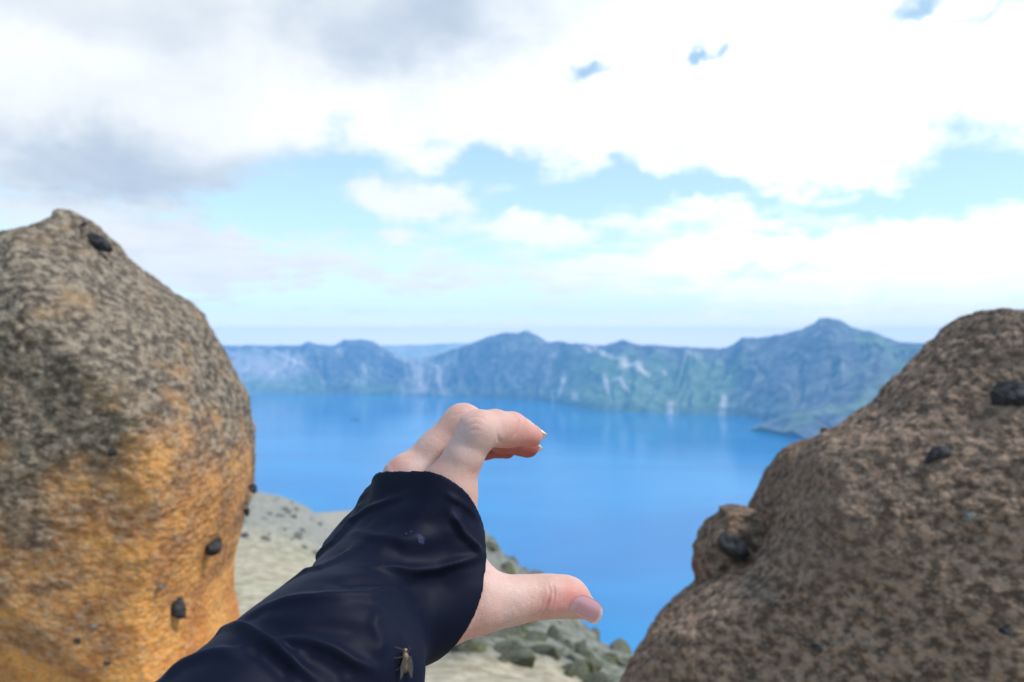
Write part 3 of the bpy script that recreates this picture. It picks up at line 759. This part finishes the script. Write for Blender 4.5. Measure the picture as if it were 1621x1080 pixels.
# skin colour: rosy knuckles and fingertips, paler between, finger shade painted in dark red
base = np.array([.60, .375, .315]); red = np.array([.62, .20, .165]); red_shade = np.array([.33, .05, .045]); pale = np.array([.72, .53, .48]); vein = np.array([.50, .38, .40])
sc = np.tile(base, (len(SV), 1))
def dab(c, px, py, wpx, amt, Y=None, cc=None):
    global sc
    o = cast(hand_sdf, px, py) if Y is None else P(px, py, Y)
    w_ = np.exp(-.5 * (np.linalg.norm(SV - o, axis=1) / (wpx * .00031)) ** 2) * amt
    sc = sc + (c - sc) * w_[:, None]
dab(pale, 740, 700, 30, .5); dab(pale, 800, 930, 40, .4); dab(vein, 738, 690, 16, .5); dab(vein, 670, 690, 16, .3); dab(pale, 665, 735, 14, .5)
dab(red, 693, 738, 12, .28); dab(red, 628, 733, 11, .35); dab(red, 757, 660, 12, .22); dab(red, 730, 648, 14, .12); dab(red, 752, 745, 7, .4)
for J_ in (IDX[-1], IDX[-2]): 
    w_ = np.exp(-.5 * (np.linalg.norm(SV - (J_[0] + np.array([-.001, -.001, -.005])), axis=1) / .0085) ** 2) * .75; sc = sc + (red - sc) * w_[:, None]
for J_ in (MID[-1], MID[-2], RNG[-1], RNG[-2], RNG[-3]):  # shade on the middle and ring fingers, painted into the skin
    w_ = np.exp(-.5 * (np.linalg.norm(SV - J_[0], axis=1) / .013) ** 2) * .97; sc = sc + (red_shade - sc) * w_[:, None]
dab(red, 836, 703, 12, .7, .421); dab(red, 905, 938, 13, .7); dab(red, 890, 955, 14, .45); dab(red, 868, 952, 7, .6); dab(red, 925, 945, 12, .5); dab(red, 860, 970, 20, .35); dab(red, 760, 1000, 30, .28); dab(red, 700, 1035, 20, .35)
sc = sc * (1 + .07 * fbm(SV * 160, 3, 411)[:, None] * np.array([.5, 1, 1]))
m, k, b = new_mat('skin')
at = k.n('ShaderNodeAttribute', attribute_name='tint').outputs[0]
co = k.n('ShaderNodeTexCoord').outputs['Object']
n1 = k.noise(co, 260, 5, .6); v1 = k.vor(co, 900, 'DISTANCE_TO_EDGE'); n2 = k.noise(k.scalev(co, (1, 1, .35)), 700, 3, .6)
link(k, k.mix(k.ramp(n1, .35, .68), k.mix(.10, at, (.45, .15, .12)), at), b.inputs['Base Color'])
b.inputs['Roughness'].default_value = .50; b.inputs['Specular IOR Level'].default_value = .42
b.inputs['Subsurface Weight'].default_value = .35; b.inputs['Subsurface Radius'].default_value = (1.0, .35, .2); b.inputs['Subsurface Scale'].default_value = .0035
bump(k, b, k.m('ADD', k.m('MULTIPLY', k.ramp(v1, 0, .12), .6), k.m('MULTIPLY', n2, .8)), .45, .00040)
M_skin = m
person = mesh_obj('person', SV, SF, M_skin, col=np.clip(sc, 0, 1))
tag(person, 'left arm in a navy sleeve reaching over the lake, fingers and thumb curved', 'person')

# ---- sleeve
def sbody(p): return sleeve_body(p)
CV, CF = polygonise(sleeve_sdf, (-.335, .06, -.345), (.03, .49, -.03), .0009)
# only project free surfaces (leave the hem edges square but smoothed)
dd = sleeve_sdf(CV.astype(np.float32)); g = grad(sleeve_sdf, CV); CV = CV - g * np.clip(dd, -.0008, .0008)[:, None]
gB = grad(sleeve_body, CV, .0012)
ridges = [  # fold crests (pixel path on the cloth, height mm, width mm)
    ([(478, 902), (500, 884), (526, 862), (554, 827), (584, 808), (620, 792), (650, 782)], 1.9, 3.0),
    ([(553, 842), (590, 852), (640, 856), (668, 850)], 1.5, 4.0),
    ([(577, 897), (612, 901), (646, 904), (690, 899), (730, 889), (766, 880)], 2.3, 2.8),
    ([(764, 878), (748, 860), (733, 845), (720, 822), (712, 806)], 2.5, 2.6),
    ([(475, 905), (505, 902), (540, 884), (566, 862)], 1.5, 3.2),
    ([(383, 979), (420, 962), (452, 953), (500, 948), (540, 945), (582, 945), (616, 934), (640, 918)], 2.0, 4.0),
    ([(320, 1012), (352, 1000), (386, 996), (424, 1016), (450, 1036), (474, 1056), (510, 1085)], 2.8, 3.0),
    ([(424, 1010), (460, 1013), (495, 1016), (526, 1026), (560, 1048), (600, 1064)], 1.9, 3.0),
    ([(240, 1090), (290, 1052), (340, 1034), (400, 1040)], 2.0, 4.5),
    ([(600, 962), (592, 990), (604, 1020), (590, 1050)], 1.2, 4.0),
    ([(430, 924), (470, 910), (500, 902)], 1.6, 3.0),
    ([(700, 780), (722, 792), (744, 806), (757, 822)], .9, 2.2),
]
valleys = [([(500, 925), (550, 924), (610, 925), (655, 925), (700, 914)], 1.7, 4.0), ([(590, 830), (640, 825), (690, 830), (712, 845)], 1.4, 5.5), ([(600, 872), (650, 882), (700, 872), (735, 862)], 1.6, 5.0),
           ([(400, 1004), (440, 1000), (500, 992), (560, 1000), (590, 1025)], 1.6, 4.5), ([(380, 1025), (420, 1040), (450, 1065), (470, 1085)], 2.0, 4.0), ([(735, 905), (700, 925), (660, 950), (645, 985)], 1.2, 6.0),
           ([(455, 1000), (400, 978), (430, 970)], 1.0, 4.0), ([(470, 1035), (510, 1050), (550, 1078)], 1.6, 4.0), ([(540, 840), (560, 800), (585, 782)], 1.2, 3.0)]
disp = np.zeros(len(CV))
for sign, lst in ((1, ridges), (-1, valleys)):
    for pts, hgt, wd in lst:
        wd *= .70 if sign > 0 else .9
        hgt *= 1.2 if sign > 0 else 1.1
        pp = [cast(sleeve_body, *q_, start=.15) for q_ in pts]
        L = np.array([np.linalg.norm(pp[i + 1] - pp[i]) for i in range(len(pp) - 1)])
        d = polyd(CV, pp)
        ends = np.minimum(np.linalg.norm(CV - pp[0], axis=1), np.linalg.norm(CV - pp[-1], axis=1))
        fade = np.clip(ends / (L.sum() * .22), .15, 1)
        disp += sign * hgt * .001 * np.exp(-(d / (wd * .001)) ** 2) * fade
low = fbm(CV * np.array([26, 26, 44.]), 3, 501) * .0009 * smooth(-CV[:, 2], .05, .10)
CV = CV + gB * (disp + low)[:, None]
def relax(V, Fq, n, lam=.5):
    E = np.unique(np.sort(np.concatenate([Fq[:, [0, 1]], Fq[:, [1, 2]], Fq[:, [2, 3]], Fq[:, [3, 0]]]), axis=1), axis=0)
    deg = np.bincount(E.ravel(), minlength=len(V))[:, None] + 1e-9
    for it in range(n):
        for l_ in (lam, -lam * 1.04):
            A = np.stack([np.bincount(E[:, 0], V[E[:, 1], a], len(V)) + np.bincount(E[:, 1], V[E[:, 0], a], len(V)) for a in range(3)], 1)
            V = V + l_ * (A / deg - V)
    return V
CV = relax(CV, CF, 9)
hd_ = np.min([np.abs((CV - PL[q_][0]) @ PL[q_][1]) for q_ in PL], axis=0)
CV = CV + (relax(CV, CF, 70) - CV) * (1 - smooth(hd_, .0015, .0042))[:, None]
for q_ in PL:      # trim the hems cleanly
    sN = (CV - PL[q_][0]) @ PL[q_][1]; CV = CV - PL[q_][1] * np.maximum(sN + .0003, 0)[:, None]
m, k, b = new_mat('navy_fabric')
co = k.n('ShaderNodeTexCoord').outputs['Object']
n1 = k.noise(co, 60, 4, .6); wv = k.noise(co, 2600, 2, .5); lint = k.vor(co, 210)
c = k.mix(n1, (.0024, .0040, .0135), (.0036, .0058, .019))
c = k.mix(k.m('MULTIPLY', k.ramp(lint, .035, .015), .5), c, (.10, .11, .15))
for (px, py, rr, am) in ((668, 855, .0020, .55), (664, 849, .0013, .4), (643, 845, .0008, .5), (651, 841, .0007, .4), (722, 812, .0045, .10)):     # dried marks on the cloth
    pt = cast(sleeve_body, px, py, .15)
    dn = k.n('ShaderNodeVectorMath', operation='DISTANCE', i={0: co, 1: tuple(pt)}).outputs['Value']
    dn = k.m('MULTIPLY_ADD', k.m('SUBTRACT', k.noise(co, 700, 3, .6), .5), rr * 1.6, dn)
    c = k.mix(k.m('MULTIPLY', k.ramp(dn, rr, rr * .55), am), c, (.055, .055, .13))
link(k, c, b.inputs['Base Color'])
b.inputs['Roughness'].default_value = .58; b.inputs['Specular IOR Level'].default_value = .11
b.inputs['Sheen Weight'].default_value = .05; b.inputs['Sheen Roughness'].default_value = .4; b.inputs['Sheen Tint'].default_value = (.5, .6, 1, 1)
bump(k, b, wv, .18, .0002)
sleeve = mesh_obj('sleeve', CV, CF, m, person)

# ---- nails
m, k, b = new_mat('nail')
at = k.n('ShaderNodeAttribute', attribute_name='tint').outputs[0]
link(k, at, b.inputs['Base Color']); b.inputs['Roughness'].default_value = .22; b.inputs['Coat Weight'].default_value = .5; b.inputs['Coat Roughness'].default_value = .12
b.inputs['Subsurface Weight'].default_value = .2; b.inputs['Subsurface Scale'].default_value = .002
M_nail = m
def nail(root, tip, normal, r, half, free=.25, pw=4.0, bed=(.62, .36, .36), edge=(.80, .74, .66), lift=.0004, curl=.0, label=None, lat=None):
    root = np.array(root); tip = np.array(tip); ax = tip - root; L = np.linalg.norm(ax); ax /= L
    n = np.array(normal, float); n -= ax * (n @ ax); n /= np.linalg.norm(n); sd_ = np.cross(ax, n)
    nu, nv = 34, 25; Vt = []; cc = []
    for layer in (0, 1):
        for i in range(nu):
            u = i / (nu - 1)
            wf = (1 - abs(2 * u - 1) ** pw) ** .5
            wf = max(wf, .04)
            for j in range(nv):
                v = j / (nv - 1) * 2 - 1
                ph = v * half / r * wf
                rr = r + lift - (0.00035 if layer else 0)
                pos = root + ax * (u * L) + n * (rr * math.cos(ph) - r) + sd_ * (rr * math.sin(ph)) - n * curl * u * u
                Vt.append(pos)
                fr = smooth(np.array(u + .05 * v * v), 1 - free - .03, 1 - free + .03)
                lun = 1 - smooth(np.array(u + .1 * v * v), .12, .22)
                c_ = np.array(bed) * (1 - fr) + np.array(edge) * fr
                c_ = c_ * (1 - .25 * lun) + np.array((.72, .58, .62)) * .25 * lun
                cc.append(c_)
    f1 = grid_faces(nu, nv); f2 = f1[:, ::-1] + nu * nv
    ring = [i for i in range(nv)] + [i * nv + nv - 1 for i in range(1, nu)] + [(nu - 1) * nv + j for j in range(nv - 2, -1, -1)] + [i * nv for i in range(nu - 2, 0, -1)]
    f3 = np.array([[ring[a], ring[(a + 1) % len(ring)], ring[(a + 1) % len(ring)] + nu * nv, ring[a] + nu * nv] for a in range(len(ring))])
    o = mesh_obj('fingernail', np.array(Vt), np.concatenate([f1, f2, f3]), M_nail, person, col=np.array(cc))
    if label: o['label'] = label
    return o
# thumb nail: seen almost full face, pinkish violet with a pale free edge
n_ = np.array([.10, -.86, -.46])
a_ = cast(hand_sdf, 903, 956); e_ = P(950, 980, a_[1] + .001)
nail(a_ + np.array([0, .0002, 0]), e_, n_, (.0066), .0068, .10, 3.2, bed=(.55, .29, .32), edge=(.66, .55, .50), lift=.0012, label='violet pink thumbnail with a pale rim')
for rt_, tp_, nn, hw in ((P(830, 662, .432), P(866, 690, .430), (.5, .45, .74), .0050), (P(828, 690, .466), P(859, 711, .464), (.5, .5, .7), .0048), (P(798, 704, .484), P(818, 716, .484), (.4, .7, .6), .0045), (P(742, 735, .490), P(756, 744, .492), (.4, .7, .6), .004)):
    nail(rt_, tp_, nn, .0056, hw, .38, pw=5.0, bed=(.66, .42, .40), edge=(.86, .83, .72), lift=.0003)

# ================================================================== THE FLY
def ell(c, r, rot=None, sub=3, bend=0):
    V, Fc = ICO[sub]; V = V * np.array(r)
    if rot is not None: V = V @ np.array(rot).T
    return V + np.array(c), Fc
fc = cast(lambda p: sleeve_body(p), 636, 1046, .15)
gn = grad(sleeve_body, fc[None].astype(np.float32), .002)[0]
sd_near = int(np.argmin(np.linalg.norm(CV - fc, axis=1))); fc = CV[sd_near] if (gB[sd_near] @ gn) > 0 else fc
up = gn / np.linalg.norm(gn)
hd = P(648, 1031, fc[1]) - P(632, 1064, fc[1]); hd -= up * (hd @ up); hd /= np.linalg.norm(hd); rt = np.cross(hd, up)
root = bpy.data.objects.new('fly', None); scene.collection.objects.link(root)
Mx = Matrix([[rt[0], hd[0], up[0], fc[0]], [rt[1], hd[1], up[1], fc[1]], [rt[2], hd[2], up[2], fc[2]], [0, 0, 0, 1]])
root.matrix_world = Mx
tag(root, 'small brown fly resting on the navy sleeve near the thumb hem', 'fly')
def smat(name, c, rough=.5, alpha=1.0, trans=0):
    m, k, b = new_mat(name); co = k.n('ShaderNodeTexCoord').outputs['Object']
    n = k.noise(co, 1500, 3, .6)
    link(k, k.mix(n, tuple(x * .6 for x in c), tuple(min(1, x * 1.4) for x in c)), b.inputs['Base Color']); b.inputs['Roughness'].default_value = rough
    b.inputs['Alpha'].default_value = alpha; return m
M_th = smat('fly_thorax', (.16, .105, .06), .45); M_ab = smat('fly_abdomen', (.10, .05, .022), .4); M_hd = smat('fly_head', (.22, .18, .16), .35); M_wing = smat('fly_wing', (.08, .065, .045), .3, .5); M_leg = smat('fly_leg', (.07, .045, .03), .5)
V, Fc = ell((0, .0008, .0018), (.0013, .0017, .0012)); mesh_obj('thorax', V, Fc, M_th, root)
V, Fc = ell((0, -.0026, .0015), (.0011, .0026, .0010)); V[:, 0] *= 1 - .35 * np.clip((-.0026 - V[:, 1]) / .0026, 0, 1); mesh_obj('abdomen', V, Fc, M_ab, root)
V, Fc = ell((0, .0032, .0017), (.0010, .0007, .0008)); hdo = mesh_obj('head', V, Fc, M_hd, root)
for s_ in (-1, 1):
    V, Fc = ell((s_ * .0007, .0034, .0018), (.0005, .0005, .0006)); mesh_obj('eye', V, Fc, M_leg, hdo)
    # wing: long rounded blade swept back
    nu, nv = 14, 7; W = []
    for i in range(nu):
        u = i / (nu - 1); wd = .0016 * math.sin(math.pi * min(1, .12 + u * .88) ** .8) + .0002
        for j in range(nv):
            v = j / (nv - 1) * 2 - 1
            W.append((s_ * (.0009 + .0022 * u + v * wd * .95), .0006 - u * .0080 + abs(v) * .0002, .0028 - .0012 * u + .0001 * math.sin(9 * v)))
    Wt = np.array(W); Wb = Wt - np.array([0, 0, .00006]); f1 = grid_faces(nu, nv)
    mesh_obj('wing', np.concatenate([Wt, Wb]), np.concatenate([f1, f1[:, ::-1] + nu * nv]), M_wing, root)
    for (y0, ex, ey) in ((.0018, .0042, .0048), (.0008, .0048, .0006), (-.0002, .0040, -.0040)):
        pts = [np.array([s_ * .0008, y0, .0012]), np.array([s_ * ex * .55, y0 + (ey - y0) * .5, .0026]), np.array([s_ * ex, ey, .0002])]
        Vs, Fs = [], []
        for a, b_ in zip(pts[:-1], pts[1:]):
            ax = b_ - a; ax /= np.linalg.norm(ax); s1 = np.cross(ax, [0, 0, 1.]); s1 /= np.linalg.norm(s1); s2 = np.cross(ax, s1); o_ = len(Vs)
            for p_, r_ in ((a, .00016), (b_, .00010)):
                for t_ in range(6): Vs.append(p_ + r_ * (math.cos(t_ * 1.047) * s1 + math.sin(t_ * 1.047) * s2))
            Fs += [[o_ + t_, o_ + (t_ + 1) % 6, o_ + 6 + (t_ + 1) % 6, o_ + 6 + t_] for t_ in range(6)]
        mesh_obj('leg', np.array(Vs), np.array(Fs), M_leg, root)

# ================================================================== a small bird far over the water
bc = P(563, 665, 60.0)
V1, F1 = ell((0, 0, 0), (.07, .16, .06), sub=2)
bird = mesh_obj('bird', V1, F1, M_dark); bird.location = bc
tag(bird, 'tiny dark bird flying over the blue lake', 'bird')
for s_ in (-1, 1):
    W = np.array([(s_ * .04, .05, .02), (s_ * .22, .07, .08), (s_ * .42, -.04, .03), (s_ * .2, -.06, .06), (s_ * .04, -.07, .02)])
    n5 = 5; f5 = [[a, (a + 1) % n5, (a + 1) % n5 + n5, a + n5] for a in range(n5)] + [[0, 1, 3, 4], [1, 2, 3, 1], [5, 9, 8, 6], [6, 8, 7, 6]]
    import bmesh as _b
    bm = _b.new(); vs = [bm.verts.new(tuple(v)) for v in np.concatenate([W, W - [0, 0, .012]])]
    for f_ in f5:
        u_ = list(dict.fromkeys(f_)); bm.faces.new([vs[t] for t in u_])
    me = bpy.data.meshes.new('wing'); bm.to_mesh(me); bm.free(); me.materials.append(M_dark)
    wg = bpy.data.objects.new('wing', me); scene.collection.objects.link(wg); wg.parent = bird

# ================================================================== haze
m = bpy.data.materials.new('haze'); m.use_nodes = True; m.node_tree.nodes.clear(); k = NT(m.node_tree)
pv = k.n('ShaderNodeVolumePrincipled', i={'Color': (.26, .62, 1.0, 1), 'Density': 1.2e-4, 'Anisotropy': .0})
link(k, pv.outputs[0], k.n('ShaderNodeOutputMaterial').inputs['Volume'])
x0, x1, y0, y1, z0, z1 = -9500, 9500, -3000, 9900, -902, 152
V = np.array([(x, y, z) for x in (x0, x1) for y in (y0, y1) for z in (z0, z1)], float)
o = mesh_obj('haze', V, [[0, 1, 3, 2], [4, 6, 7, 5], [0, 4, 5, 1], [2, 3, 7, 6], [0, 2, 6, 4], [1, 5, 7, 3]], m, shade=False)
tag(o, kind='stuff')
